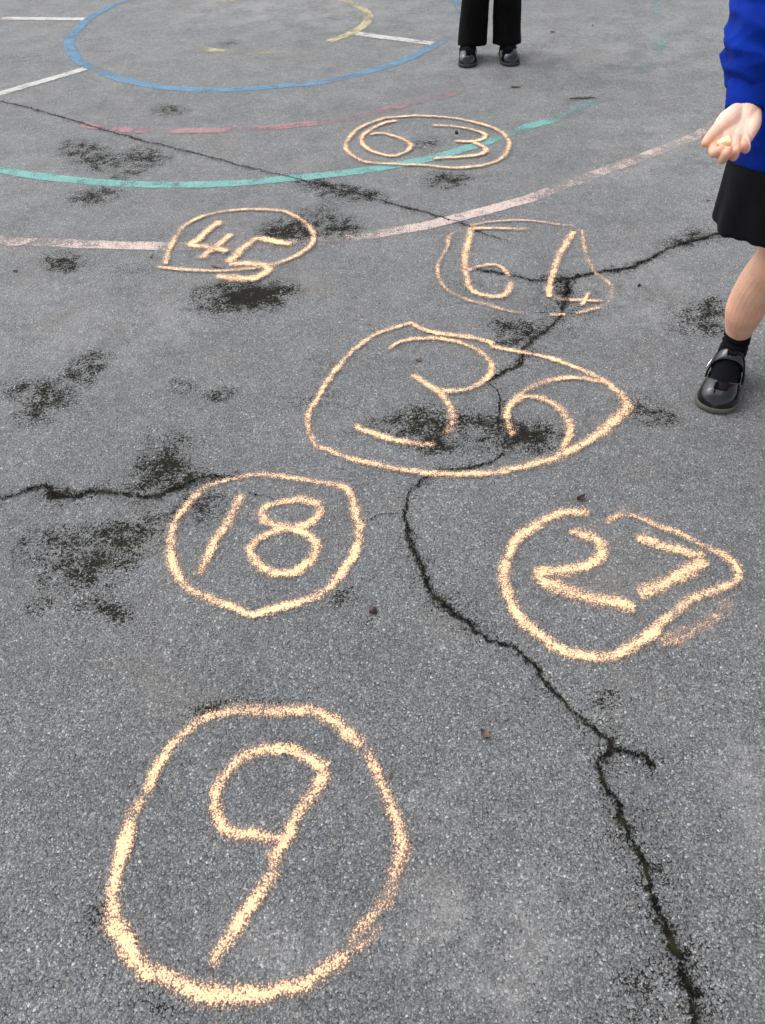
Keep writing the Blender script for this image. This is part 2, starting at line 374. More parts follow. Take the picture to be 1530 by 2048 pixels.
CR = [
 ([(-60,190),(0,203),(40,212),(80,222),(140,240),(200,258),(250,272),(320,290),(380,305),(450,323),(520,341),(590,357),(650,372),(700,385),(750,398),(800,413),(850,425),(900,440),(935,452),(960,466,.8),(1000,478,.6,.7),(1030,490,.4,.5)], .014, .78),
 ([(1620,445),(1530,457),(1480,462),(1420,472,1.2),(1370,485,1.3),(1330,500),(1300,518,1.2),(1260,535,1.4),(1200,545,1.2),(1140,558,1.1),(1115,564,1.1),(1070,562),(1020,550),(985,545),(950,540,.6)], .022, .9),
 ([(1138,560),(1130,590,2.2),(1125,630,1.3),(1100,655,1.2),(1060,685,1.6),(1043,705,1.2),(1035,730),(1000,748),(975,765)], .017, .92),
 ([(980,768),(998,790),(1000,815),(995,845,.7,.6)], .008, .75),
 ([(1010,908),(961,930),(928,939),(870,942),(850,958),(831,975),(815,1000),(808,1025)], .014, .85),
 ([(808,1022),(815,1050),(825,1095,1.1),(840,1130,1.3),(850,1165,1.4),(870,1190,1.4),(895,1215,1.3),(930,1240,1.1),(955,1270,.8),(1000,1285,.8),(1040,1305,.8),(1070,1335,.9),(1085,1365,.8),(1110,1385,.9),(1140,1420,.9),(1165,1445),(1205,1468,1.3),(1218,1490,1.3),(1215,1510),(1193,1530,.9),(1200,1555),(1215,1585,1.1),(1235,1625,1.1),(1255,1665,1.4),(1275,1700,1.4),(1293,1735,1.4),(1300,1770,1.3),(1305,1800,1.3),(1320,1840,1.1),(1335,1875,1.2),(1355,1915,1.6),(1365,1950,1.5),(1380,1990,1.5),(1390,2048,1.5),(1405,2130,1.5)], .019, .95),
 ([(1215,1488),(1250,1505,1.2),(1285,1510),(1312,1540,.5)], .016, .85),
 ([(-60,1015),(0,1000),(40,985),(90,975,1.3),(110,990,1.5),(150,995,1.4),(200,982),(240,990,1.1),(290,993,1.4),(330,985,1.4),(370,970),(410,955),(455,950,.7)], .020, .9),
 ([(490,988),(520,992),(550,999,.6)], .007, .6), ([(690,1040),(735,1043),(775,1030),(803,1028)], .006, .6),
 ([(1140,198),(1165,196),(1192,197)], .012, .8), ([(1128,590),(1150,565),(1155,548)], .010, .7)]
def dense_axis(lo, hi, st, far):
    a = [-x for x in far[::-1]] + list(np.arange(lo, hi + st / 2, st)) + list(far)
    return np.array(sorted(a))
xs = np.concatenate([[-600, -150, -50, -20, -10, -6, -4, -3, -2.5], np.arange(-2.1, 2.2, .016), [2.6, 3, 4, 6, 10, 20, 50, 150, 600]])
ys = np.concatenate([[-600, -150, -50, -20, -8, -3, -1, -.4], np.arange(.1, 5.5, .018), [5.8, 6.3, 7, 9, 13, 25, 60, 150, 600]])
X, Y = np.meshgrid(xs, ys); gv = np.stack([X.ravel(), Y.ravel(), np.zeros(X.size)], 1)
nx, ny = len(xs), len(ys)
idx = np.arange(nx * ny).reshape(ny, nx)
gf = np.stack([idx[:-1, :-1].ravel(), idx[:-1, 1:].ravel(), idx[1:, 1:].ravel(), idx[1:, :-1].ravel()], 1)
gm = bpy.data.meshes.new('ground'); gm.from_pydata(gv.tolist(), [], gf.tolist()); gm.materials.append(M_TAR)
stain = np.zeros(len(gv)); dust = np.zeros(len(gv))
def blob(px, py, rx, ry, tilt, arr, k, comb='max'):
    c = Pz(px, py); t = R(tilt)
    e1 = Pz(px + rx * math.cos(t), py + rx * math.sin(t)) - c; e2 = Pz(px - ry * math.sin(t), py + ry * math.cos(t)) - c
    A = np.array([[e1.x, e2.x], [e1.y, e2.y]]); q = np.linalg.inv(A) @ np.stack([gv[:, 0] - c.x, gv[:, 1] - c.y])
    r = np.hypot(q[0], q[1]); w = k * np.clip(1.25 - r / 1.25, 0, 1) ** .8
    arr[:] = np.maximum(arr, w) + .25 * np.minimum(arr, w)
for s in STAINS: blob(*s[:5], stain, s[5])
for s in [(950,1860,150,120,0,1),(910,1610,60,60,0,.8),(1500,1590,70,120,0,.6),(560,1900,200,80,0,.5),(1250,580,90,60,0,.7),(1150,100,300,60,0,.5),(560,20,200,30,0,.7),(1330,300,120,60,0,.5),(250,640,200,80,0,.35),(1000,2000,100,60,0,.9)]:
    blob(*s[:5], dust, s[5])
for pts, w, cv in CR:
    if w < .012: continue
    for (p, q) in zip(pts[:-1], pts[1:]):
        a, b = Pz(p[0], p[1]), Pz(q[0], q[1]); ab = np.array((b.x - a.x, b.y - a.y)); k_ = (p[2] if len(p) > 2 else 1)
        rel = gv[:, :2] - np.array((a.x, a.y)); tt = np.clip((rel @ ab) / (ab @ ab), 0, 1)
        dd_ = np.linalg.norm(rel - tt[:, None] * ab, axis=1)
        stain = np.maximum(stain, .46 * np.clip(1.1 - dd_ / (.026 * k_ * k_), 0, 1))
setattr_(gm, 'stain', stain); setattr_(gm, 'dust', dust); gm.update()
tag(link('ground', gm), kind='structure')

# ------------------------------------------------------------------ strokes on the ground
def spline(pts, step=.006):
    """Catmull-Rom through ground points with extra channels; pts rows: x,y,(width),(cov)"""
    P = np.array(pts, float); out = []
    K = len(P)
    for i in range(K - 1):
        a, b, c, d = P[max(i - 1, 0)], P[i], P[i + 1], P[min(i + 2, K - 1)]
        n = max(2, int(np.hypot(*(c - b)[:2]) / step))
        for k in range(n):
            u = k / n
            q = .5 * ((2 * b) + (c - a) * u + (2 * a - 5 * b + 4 * c - d) * u ** 2 + (3 * b - a - 3 * c + d) * u ** 3)
            q[2:] = b[2:] * (1 - u) + c[2:] * u
            out.append(q)
    out.append(P[-1]); return np.array(out)
NU = 8
def ribbon(rows, z, acc, ends=True):
    """rows x,y,width,cov -> adds strip to acc=(v,f,u,cov)"""
    v, f, U, Cc = acc; b = len(v); n = len(rows)
    T = np.gradient(rows[:, :2], axis=0); T /= np.maximum(np.linalg.norm(T, axis=1), 1e-9)[:, None]
    Nn = np.stack([-T[:, 1], T[:, 0]], 1)
    d = np.concatenate([[0], np.cumsum(np.hypot(*np.diff(rows[:, :2], axis=0).T))])
    for i in range(n):
        w = rows[i, 2]
        eu = max(0, 1 - min(d[i], d[-1] - d[i]) / (w * .26)) if ends else 0
        for j in range(NU + 1):
            s = j / NU * 2 - 1
            p = rows[i, :2] + Nn[i] * s * w * .5
            v.append((p[0], p[1], z + .0006 * i / n)); U.append(math.hypot(s, eu) if eu else abs(s)); Cc.append(rows[i, 3])
    for i in range(n - 1):
        for j in range(NU):
            q = b + i * (NU + 1) + j; f.append((q, q + 1, q + NU + 2, q + NU + 1))
def strip_mesh(name, acc, mt):
    me = mesh(name, acc[0], acc[1], mt, False); setattr_(me, 'u', acc[2]); setattr_(me, 'cov', acc[3]); return me
def new_acc(): return ([], [], [], [])

WK = {}
CHALKZ = [.0024]
def wob(rows, amp=.0022):       # a hand never draws quite smoothly
    for r in rows:
        n = mnoise.noise_vector(Vector((r[0] * 28, r[1] * 28, 3.3)))
        r[0] += n.x * amp; r[1] += n.y * amp
        r[2] *= 1 + .28 * mnoise.noise(Vector((r[0] * 17, r[1] * 17, 9.1)))
        r[3] += .42 * mnoise.noise(Vector((r[0] * 13, r[1] * 13, 1.7)))
    return rows
def chalk_part(name, root, zoom, strokes):
    """strokes: list of (width m, coverage, [(zoomx, zoomy[, cov][, width factor])...])"""
    x0, y0, k = zoom; acc = new_acc()
    for w, cv, pts in strokes:
        rows = []
        for p in pts:
            g = Pz(x0 + p[0] * k, y0 + p[1] * k)
            rows.append((g.x, g.y, w * WK[root.name] * 1.72 * (p[3] if len(p) > 3 else 1), cv * (p[2] if len(p) > 2 else 1)))
        ribbon(wob(spline(rows)), CHALKZ[0], acc); CHALKZ[0] += .00008
    # loose crumbs of chalk shed along the strokes
    me = strip_mesh(name, acc, M_CHALK)
    return under(name, me, root)
def chalk_number(center, label, wk=1.0):
    r = empty('chalk_number', Pz(*center)); tag(r, label, 'chalk number', 'circled chalk numbers on the playground'); WK[r.name] = wk; return r

ZA = (150, 1380, .4575)
n9 = chalk_number((500, 1700), 'largest circled chalk number, a 9 in a tall orange oval at the near end')
chalk_part('ring', n9, ZA, [(.019, .95, [(300,470,.6),(325,425,.9,.8),(345,370,1,.8),(400,270,1,.8),(480,190,1,.85),(570,125,1,.9),(690,95,1,.95),(800,92,1.05),(930,95),(1040,97,1.1),(1130,140,1.1),(1230,225,1.05),(1270,262,.9)]),
 (.018, .95, [(1268,252,.9),(1300,320,1.05),(1330,400),(1385,520,.95),(1415,600,1),(1425,660,.95),(1420,720,.85),(1400,790,.8),(1385,860,.9),(1350,930,.9),(1300,985,.8,.8),(1230,1070,.7,.75),(1190,1130,.75,.8)]),
 (.013, .55, [(1400,640,.8),(1440,700),(1430,780),(1400,850,.6)]),
 (.012, .55, [(1345,1020,.7),(1300,1080),(1260,1115),(1200,1150)]),
 (.0205, .93, [(1210,1150),(1130,1200),(1040,1265),(960,1310),(900,1305,1,.8),(830,1330),(700,1335,1.0,1.1),(580,1330,1.0,1.1),(500,1305,.8),(430,1265,1.0),(360,1245,1.05),(310,1240,1.0,1.25),(250,1150,1.0),(200,1070),(165,1020,.95),(165,920),(185,790,1,.9),(210,690,1.05,.9),(240,610,1.0,.9),(248,560,.55,.9),(280,500,.7,.9),(310,455,.6,.7)])])
chalk_part('digit', n9, ZA, [(.018, .95, [(1112,352,1.0),(1095,345),(1010,300),(940,262),(850,265),(780,275,.9),(710,315),(650,385,.8),(615,450,.95),(618,530,.9),(650,590),(690,620,1.1),(780,635,1.05),(860,650),(915,660)]),
 (.019, .97, [(1106,345),(1060,430),(1010,500,.95),(955,575),(925,650,1.1),(880,720),(868,780,.8),(835,855,.95),(770,940),(715,1020),(670,1090,1.05),(620,1160,.9,.8),(605,1235,.5,.5)])])

ZB = (0, 800, .5)
n18 = chalk_number((530, 1090), 'circled chalk number 18 to the left of the long crack, above the 9')
chalk_part('ring', n18, ZB, [(.018, .93, [(920,322,.7,.7),(1000,303,.9,.75),(1080,302,.9,.75),(1180,318,.85,.75),(1280,332,.9,.75),(1375,350,1.05,.9),(1405,390,1,.9),(1425,470),(1438,540,.85),(1415,620,1.05),(1375,680),(1310,760),(1240,800),(1130,830,1.05),(1010,860,1.1),(930,830),(850,800,.9),(760,760,.95),(715,710),(690,650),(685,580),(690,520),(715,470,.9),(770,400,.9,.9),(820,355,.85,.85),(930,318,.8,.7)])])
chalk_part('digit', n18, ZB, [(.019, .88, [(972,376),(940,430),(915,490),(870,550,.95),(835,620),(795,712,.8)])])
chalk_part('digit', n18, ZB, [(.019, .97, [(1290,430),(1255,412),(1190,403),(1110,412),(1060,435),(1052,470),(1090,500,.9),(1150,515),(1200,530,1.05),(1250,560),(1265,605),(1240,650),(1180,690),(1100,695),(1040,665),(1005,620,.95),(1003,590),(1040,555,.9),(1110,525),(1180,512,1.05)]), (.019, .95, [(1170,515),(1235,500),(1270,465),(1288,425)])])

ZC = (765, 800, .5)
n27 = chalk_number((1240, 1170), 'circled chalk number 27 in a teardrop ring to the right of the long crack')
chalk_part('ring', n27, ZC, [(.020, .97, [(840,462,.5),(825,458,.8),(740,453,.9),(660,478),(590,520),(530,570,1.05),(497,630),(487,690),(492,750),(515,820),(560,890),(610,930),(690,985),(740,1012,1.05),(830,1030,1.05),(920,1030,1.12),(1000,990),(1060,945,1.1),(1120,890),(1180,840,.95),(1260,790),(1350,757,.9),(1412,730,1,.8)]),
 (.016, .88, [(885,498,.6),(900,490,.9),(955,462),(1040,480,1.05),(1110,510,.85),(1200,545,.85),(1280,590,.85),(1350,615),(1400,655),(1424,700),(1400,742,.9)]),
 (.020, .42, [(1385,795),(1330,870),(1255,920),(1180,965),(1090,975,.7)]), (.018, .36, [(1225,905),(1150,945),(1110,960)])])
chalk_part('digit', n27, ZC, [(.024, .97, [(738,526,.6,.6),(790,540,.9),(850,558),(875,598),(862,640),(800,675),(720,688,.95),(640,690),(602,712)]), (.027, 1.0, [(598,700),(640,725,1.05),(700,752),(780,782),(860,803),(940,815),(1020,840)])])
chalk_part('digit', n27, ZC, [(.026, 1.0, [(1000,560,.8),(1060,562),(1120,590,.95),(1180,605),(1240,622),(1298,628)]), (.026, 1.0, [(1290,632),(1230,682),(1150,725),(1090,752),(1010,783)])])

ZD = (560, 620, .48366)
n36 = chalk_number((930, 810), 'widest circled chalk number, a 36 in a lopsided ring over dark moss', 1.03)
chalk_part('ring', n36, ZD, [(.017, .93, [(545,60,1.05),(620,92,.95),(700,105,.95),(790,118,.95),(870,140,.9),(880,155,.9),(960,172,1,.95),(1050,188,1,.9),(1150,215,1,.85),(1250,255,.9,.85),(1330,295,.95),(1400,345,1.05,1.2),(1432,395,1.05,1.4),(1415,430,1.05,1.5),(1350,490,1,1.4),(1270,550,1,1.35),(1180,595,1,1.3),(1080,635,1,1.1),(970,660,.95),(850,680,1.0),(700,685),(560,675,.95),(440,655,.9),(330,628,.9,.85),(205,592,.9,.8)]),
 (.014, .88, [(230,605),(205,585),(150,565),(120,500),(115,440),(150,380),(190,310),(240,240),(310,165),(390,110),(480,75),(560,57)])])
chalk_part('digit', n36, ZD, [(.015, .9, [(445,168,.7,.6),(500,135),(590,122),(680,125),(760,145,.95),(830,180,.9),(870,220,.95),(872,260,.9),(840,300,.95),(780,333),(700,340,.95),(655,332,.7)]), (.017, .95, [(540,270),(600,305),(660,345,1),(695,390,.9),(712,440,.85),(708,490,.62),(680,525,.42)]),
 (.015, .95, [(650,560,.45),(580,560,.6),(490,545),(400,520),(330,498),(310,475,.8)])])
chalk_part('digit', n36, ZD, [(.016, .9, [(1350,305,.8),(1240,287),(1150,290,.95),(1060,315,.9),(990,355),(950,400),(940,440,.9),(950,490,.75),(968,535,.45)]), (.017, .88, [(965,385),(1020,362),(1090,375,.9),(1150,410,.9),(1190,460),(1198,510,.95),(1175,560,.8),(1160,585,.6)])])

ZE = (765, 400, .5)
n54 = chalk_number((1040, 535), 'faintest circled chalk number, a thin 54 drawn across the forked crack', 1.08)
chalk_part('ring', n54, ZE, [(.012, .60, [(345,108,.8),(430,92,1),(540,85,1.1),(620,90,.8),(700,103,1),(770,108,1)]), (.013, .55, [(795,120,.6),(800,150,.9),(808,200,1.15),(822,250),(855,300),(890,325),(915,350),(915,390),(890,425),(830,445),(770,458,.8)]), (.012, .5, [(735,463),(660,465,.9)]), (.012, .62, [(580,460,.7),(500,448),(420,425),(330,400),(260,365),(225,320),(220,270,.8),(238,232,.7),(260,190,1.1),(270,145,.9),(330,118,.6),(365,100,.6)])])
chalk_part('digit', n54, ZE, [(.014, .85, [(345,117),(440,118,.95),(580,122,.8)]), (.018, .92, [(350,112),(350,150),(335,200),(330,260),(335,310,1.1),(352,360),(400,385),(460,393,.95),(500,375),(518,330,.9)]), (.013, .85, [(512,310),(470,272),(430,263),(370,275),(330,292)])])
chalk_part('digit', n54, ZE, [(.018, .95, [(767,128),(740,170,.9),(710,220),(690,270,.95),(672,330),(662,398)]), (.013, .75, [(670,398,.5),(740,405,.8),(810,408),(885,412)]), (.012, .8, [(826,372),(812,400),(793,432)])])

ZF = (0, 400, .5)
n45 = chalk_number((475, 495), 'circled chalk number 45 with its 5 reaching over the ring to a black stain', 1.15)
chalk_part('ring', n45, ZF, [(.015, .9, [(1130,50),(1040,42,.9,.9),(920,48,.95),(830,65,.9),(760,95),(720,130,.9),(690,180),(672,225),(662,268,.9)]), (.015, .85, [(628,271,.9,.8),(680,278),(760,285,.95),(850,289),(960,284,.9),(1080,266,.9),(1170,235),(1230,200),(1255,160),(1240,115,.9),(1190,75,.85),(1128,46)])])
chalk_part('digit', n45, ZF, [(.022, 1.05, [(892,88),(840,120),(800,160),(765,184),(840,195,.95),(922,213)]), (.023, 1.05, [(930,138),(870,190),(795,244)])])
chalk_part('digit', n45, ZF, [(.022, 1.05, [(1168,183),(1100,172),(1030,160),(990,185),(950,225),(908,262)]), (.024, 1.08, [(905,264),(980,260),(1055,268),(1078,282),(1050,305),(1000,322),(930,318),(858,310)])])

n63 = chalk_number((855, 285), 'farthest circled chalk number, a 63 in a long flat double ring on the turquoise line', 1.12)
ZG = (0, 0, 1)
chalk_part('ring', n63, ZG, [(.016, .9, [(765,239),(830,234),(900,238,.95),(960,250),(1000,265,.95),(1017,287),(1011,310),(990,326),(950,336),(900,338,.95),(850,333,.9),(800,331,.95),(740,328),(706,315),(691,297),(702,275),(725,255),(775,237)])])
chalk_part('digit', n63, ZG, [(.016, .9, [(795,243),(762,251),(732,268),(722,283),(735,300),(765,312),(790,314),(815,304),(821,292),(800,279),(765,269),(738,272,.8)])])
chalk_part('digit', n63, ZG, [(.016, .92, [(862,253,.8),(905,255),(945,262,.95),(970,272),(963,282),(935,286),(907,284)]), (.017, .95, [(945,287),(970,299),(962,311),(915,317),(864,320)])])

# ------------------------------------------------------------------ painted rings and spokes
CEN = np.array((-.4374, 4.6131))
RINGS = {
 'blue': (.958, .054, 'blue painted playground ring, second from the middle', [(248,5,.6),(215,15,.8),(190,30,.85),(155,60,.9),(137,88,1),(148,110,1),(170,130,.9),(200,140,.45),(215,150,.85),(240,158,1),(330,175,1),(440,180,1),(560,172,1),(640,165,.95),(690,155,.62),(720,147,.95),(790,128,1),(850,100,.9),(880,85,.62),(905,70,.05),(915,55,.0)], .5),
 'turq': (1.877, .052, 'turquoise painted ring crossing under the circled 63', [(0,340,1),(80,353,1),(101,355.5,.95),(104,356,.2),(108,356,.95),(200,365,1),(350,370,1),(353,370,.1),(357,370,1),(450,368,1),(600,355,1),(700,345,1),(850,320,1),(930,298,1),(980,282,.9),(1015,270,.38),(1040,260,.5),(1065,250,1),(1090,245,1),(1112,240,.8),(1122,236,.36),(1160,215,.5),(1190,205,.66),(1205,198,.05),(1270,150,.05),(1288,135,.4),(1296,126,.05),(1312,108,.15),(1320,90,.62),(1322,72,.12),(1318,40,.05),(1310,10,.55),(1308,0,.2)], .15),
 'pink': (2.317, .052, 'outermost painted ring, worn pinkish white, behind the 45', [(0,483,.48),(100,485,.52),(150,488,.85),(300,492,.95),(330,493,.6),(420,492,.42),(600,485,.3),(690,478,.45),(750,470,.5),(800,460,.7),(840,455,.95),(930,432,1),(1050,400,1),(1080,391,.72),(1130,370,.55),(1200,345,.58),(1300,308,.75),(1350,290,.66),(1400,268,.6),(1420,255,.5)], .5),
 'red': (1.412, .050, 'broken red painted ring between the blue and turquoise rings', [(155,248,0.05),(170,250,0.70),(195,255,0.59),(210,257,0.43),(240,260,0.78),(280,262,0.75),(292,263,0.34),(333,263,0.32),(352,263,0.78),(390,262,0.94),(455,261,0.78),(472,260,0.30),(510,258,0.34),(522,258,0.68),(560,255,0.61),(590,250,0.85),(640,247,0.70),(700,237,0.51),(750,225,0.58),(830,205,0.49),(900,190,0.48),(930,180,0.00)], .15),
 'yel': (.490, .052, 'innermost painted ring, mostly worn away pale yellow', [(430,8,.05),(445,4,.8),(480,0,.55),(680,0,.5),(700,5,.6),(720,15,.72),(738,35,.78),(715,60,.9),(660,82,.9),(648,86,.05),(625,96,.26),(590,101,.3),(520,106,.44),(500,107,.12),(450,103,.4),(425,100,.95),(402,97,.5),(394,92,.05)], .1)}
pz = .0010
def ring_obj(key):
    global pz
    rad, w, label, pts, back = RINGS[key]
    q = []
    for x, y, c in pts:
        g = Pz(x, y); d = np.array((g.x, g.y)) - CEN; q.append((math.atan2(d[1], d[0]), np.hypot(*d), c))
    q.sort()
    a = np.array([x[0] for x in q]); rr = np.array([x[1] for x in q]); cc = np.array([x[2] for x in q])
    rr = rad + (rr - rad) * 1.0
    # largest angular gap lies outside the picture: full ring continues there
    gaps = np.diff(np.concatenate([a, [a[0] + 2 * PI]])); k = int(np.argmax(gaps))
    a0, a1 = a[k], a[k] + gaps[k]
    extra = np.linspace(a0, a1, 9)[1:-1]
    A = np.concatenate([a, extra]); Rd = np.concatenate([rr, np.full(7, rad)]); Cv = np.concatenate([cc, np.full(7, back)])
    A = (A + PI) % (2 * PI) - PI; o = np.argsort(A); A, Rd, Cv = A[o], Rd[o], Cv[o]
    t = np.linspace(-PI, PI, int(2 * PI * rad / .012))
    Ri = np.interp(t, A, Rd, period=2 * PI); Ci = np.interp(t, A, Cv, period=2 * PI)
    for _ in range(12): Ri = (np.roll(Ri, 1) + Ri + np.roll(Ri, -1)) / 3
    rows = np.stack([CEN[0] + Ri * np.cos(t), CEN[1] + Ri * np.sin(t), np.full_like(t, w * 1.18), Ci], 1)
    acc = new_acc(); ribbon(rows, pz, acc, False); pz += .00015
    tag(link('painted_ring', strip_mesh('painted_ring', acc, M_PAINT[key])), label, 'painted ring', 'concentric painted playground rings')
for k in RINGS: ring_obj(k)
def spoke(p, q, label):
    global pz
    a, b = Pz(*p), Pz(*q); acc = new_acc()
    ribbon(spline([(a.x, a.y, .064, .9), ((a.x + b.x) / 2, (a.y + b.y) / 2, .064, .95), (b.x, b.y, .062, .9)], .012), pz, acc, False); pz += .00015
    tag(link('painted_line', strip_mesh('painted_line', acc, M_PAINT['white'])), label, 'painted line', 'white painted lines between the rings')
spoke((4, 37), (169, 39), 'upper white painted line running into the left side of the blue ring')
spoke((-90, 214), (171, 138), 'slanting white painted line running off the left edge below the blue ring')
spoke((713, 68), (866, 88), 'short white painted line between the yellow ring and the blue ring')

# ------------------------------------------------------------------ cracks
def crack(pts, w, cov=.9, jag=.006):
    rows = []
    for p in pts:
        g = Pz(p[0], p[1]); rows.append((g.x, g.y, (p[2] if len(p) > 2 else 1) * w, p[3] if len(p) > 3 else cov))
    rows = spline(rows, .007)
    for r in rows:
        n = mnoise.noise_vector(Vector((r[0] * 22, r[1] * 22, 5.5))) * jag + mnoise.noise_vector(Vector((r[0] * 70, r[1] * 70, 1.5))) * jag * 1.1
        r[0] += n.x; r[1] += n.y; r[2] *= 1 + .6 * mnoise.noise(Vector((r[0] * 14, r[1] * 14, 2)))
    return rows
cz = .0022
for pts, w, cv in CR:
    acc = new_acc(); ribbon(crack(pts, w * .74, cv), cz, acc); cz += .00006
    tag(link('crack', strip_mesh('crack', acc, M_CRACK)), kind='structure')

# ------------------------------------------------------------------ small litter
def pebble(px, py, r, mt, label, flat=.7):
    c = Pz(px, py); g = Geo(); g.ell((0, 0, 0), (r, r * .8, r * flat), n=10)
    for v in g.v: v += mnoise.noise_vector(v * (1.2 / r)) * r * .35
    o = link('pebble', g.make('pebble', mt)); o.location = (c.x, c.y, r * flat * .75); o.rotation_euler.z = random.random() * 6
    tag(o, label, 'pebble')
def twig(a, b, r, mt, label, side=False):
    A, B = Pz(*a, .004), Pz(*b, .004); g = Geo(); L = (B - A).length; pts = []
    for i in range(6):
        p = A.lerp(B, i / 5); n = mnoise.noise_vector(p * 40) * L * .07; p = p + Vector((n.x, n.y, abs(n.z) * .4)); pts.append((p, r * (1 - .5 * i / 5)))
    g.chain(pts, n=8, sub=3)
    if side:
        m_ = A.lerp(B, .6); g.chain([(m_, r * .7), (m_ + (B - A) * .25 + Vector((0, L * .18, .004)), r * .35)], n=7, sub=2)
    root = Pz((a[0] + b[0]) / 2, (a[1] + b[1]) / 2)
    for v in g.v: v -= root
    o = link('twig', g.make('twig', mt)); o.location = root; tag(o, label, 'twig')
def leaf(px, py, L, ang, mt, label, curl=.5):
    c = Pz(px, py); v = []; f = []; n, k = 14, 7; th = .0009
    for side in (0, 1):
        for i in range(n + 1):
            s = i / n; w = L * .27 * math.sin(PI * min(1, s * 1.02)) ** .8 * (1 + .25 * math.sin(s * 21))
            for j in range(k):
                t = j / (k - 1) * 2 - 1
                z = .0016 + curl * L * (.22 * abs(t) ** 1.5 + .16 * (s - .5) ** 2 * 4) + .06 * L * mnoise.noise(Vector((s * 5, t * 2, px)))
                v.append(((s - .5) * L, t * w, max(z, .0012) + side * th))
    m_ = (n + 1) * k
    for i in range(n):
        for j in range(k - 1):
            q = i * k + j; f.append((q, q + k, q + k + 1, q + 1)); f.append((m_ + q, m_ + q + 1, m_ + q + k + 1, m_ + q + k))
    for i in range(n):
        for j in (0, k - 1):
            q = i * k + j; f.append((q, q + k, m_ + q + k, m_ + q))
    o = link('leaf', mesh('leaf', v, f, mt)); o.location = (c.x, c.y, 0); o.rotation_euler.z = ang
    tag(o, label, 'leaf')
pebble(745, 1222, .0085, M_STONE, 'dark reddish brown pebble just below the circled 18')
pebble(913, 267, .008, M_DARK, 'small black pebble inside the ring of the 63')
pebble(1278, 572, .005, M_DARK, 'tiny dark speck of stone right of the 54')
leaf(1161, 999, .021, .5, M_DRYLEAF, 'crumpled dark brown leaf above the circled 27', .9)
leaf(970, 1471, .019, -.9, M_TANLEAF, 'curled tan leaf on bare tarmac left of the long crack', .8)
leaf(1105, 65, .022, .2, M_GREEN, 'small green leaf lying beyond the black shoes', .4)
leaf(32, 544, .014, .3, M_DRYLEAF, 'tiny brown leaf scrap near the left edge', .6)
leaf(1185, 52, .012, .9, M_DARK, 'dark leaf scrap far behind near the top', .5)
leaf(838, 722, .016, .4, M_TANLEAF, 'light brown leaf fragment inside the top curl of the 3', .6)
twig((426, 532), (446, 537), .0028, M_TANTWIG, 'brown twig lying on the ring of the 45')
twig((302, 514), (306, 507), .0025, M_TANTWIG, 'tiny twig below the pinkish white ring')
twig((1024, 173), (1040, 174), .004, M_TANTWIG, 'short brown twig in front of the black shoes')
twig((1142, 197), (1192, 196), .0018, M_TWIG, 'thin forked dark twig at the end of the turquoise ring', True)
twig((779, 1556), (784, 1540), .0016, M_TANTWIG, 'thin brown twig just right of the 9 oval')

# ------------------------------------------------------------------ shoes and socks
def shoe_w(s):
    xs_ = [0, .015, .05, .12, .25, .42, .58, .72, .82, .90, .955, .985, 1]; wv = [.004, .014, .0225, .029, .031, .031, .036, .041, .041, .036, .027, .016, .004]
    return float(np.interp(s, xs_, wv))
def smooth_prof(f, n=200):
    t = np.linspace(0, 1, n + 1); y = np.array([f(a) for a in t])
    for _ in range(5): y[1:-1] = (y[:-2] + y[1:-1] * 2 + y[2:]) / 4
    return lambda s: float(np.interp(s, t, y))
SW = smooth_prof(shoe_w)
SH = smooth_prof(lambda s: float(np.interp(s, [0, .02, .06, .15, .3, .42, .55, .68, .8, .88, .94, .98, 1], [.018, .040, .050, .052, .056, .062, .058, .049, .041, .035, .027, .014, .003])))
ZS = .013
def shoe_pt(s, a, off=0.0, L=.195):
    ca, sa = math.cos(a), math.sin(a)
    w = SW(s) + off; hh = SH(s) + off
    bend = .004 * math.sin(PI * s)            # slight inward curve of the foot
    return Vector((w * math.copysign(abs(ca) ** .72, ca) - bend, s * L, ZS - .001 + hh * abs(sa) ** .85))
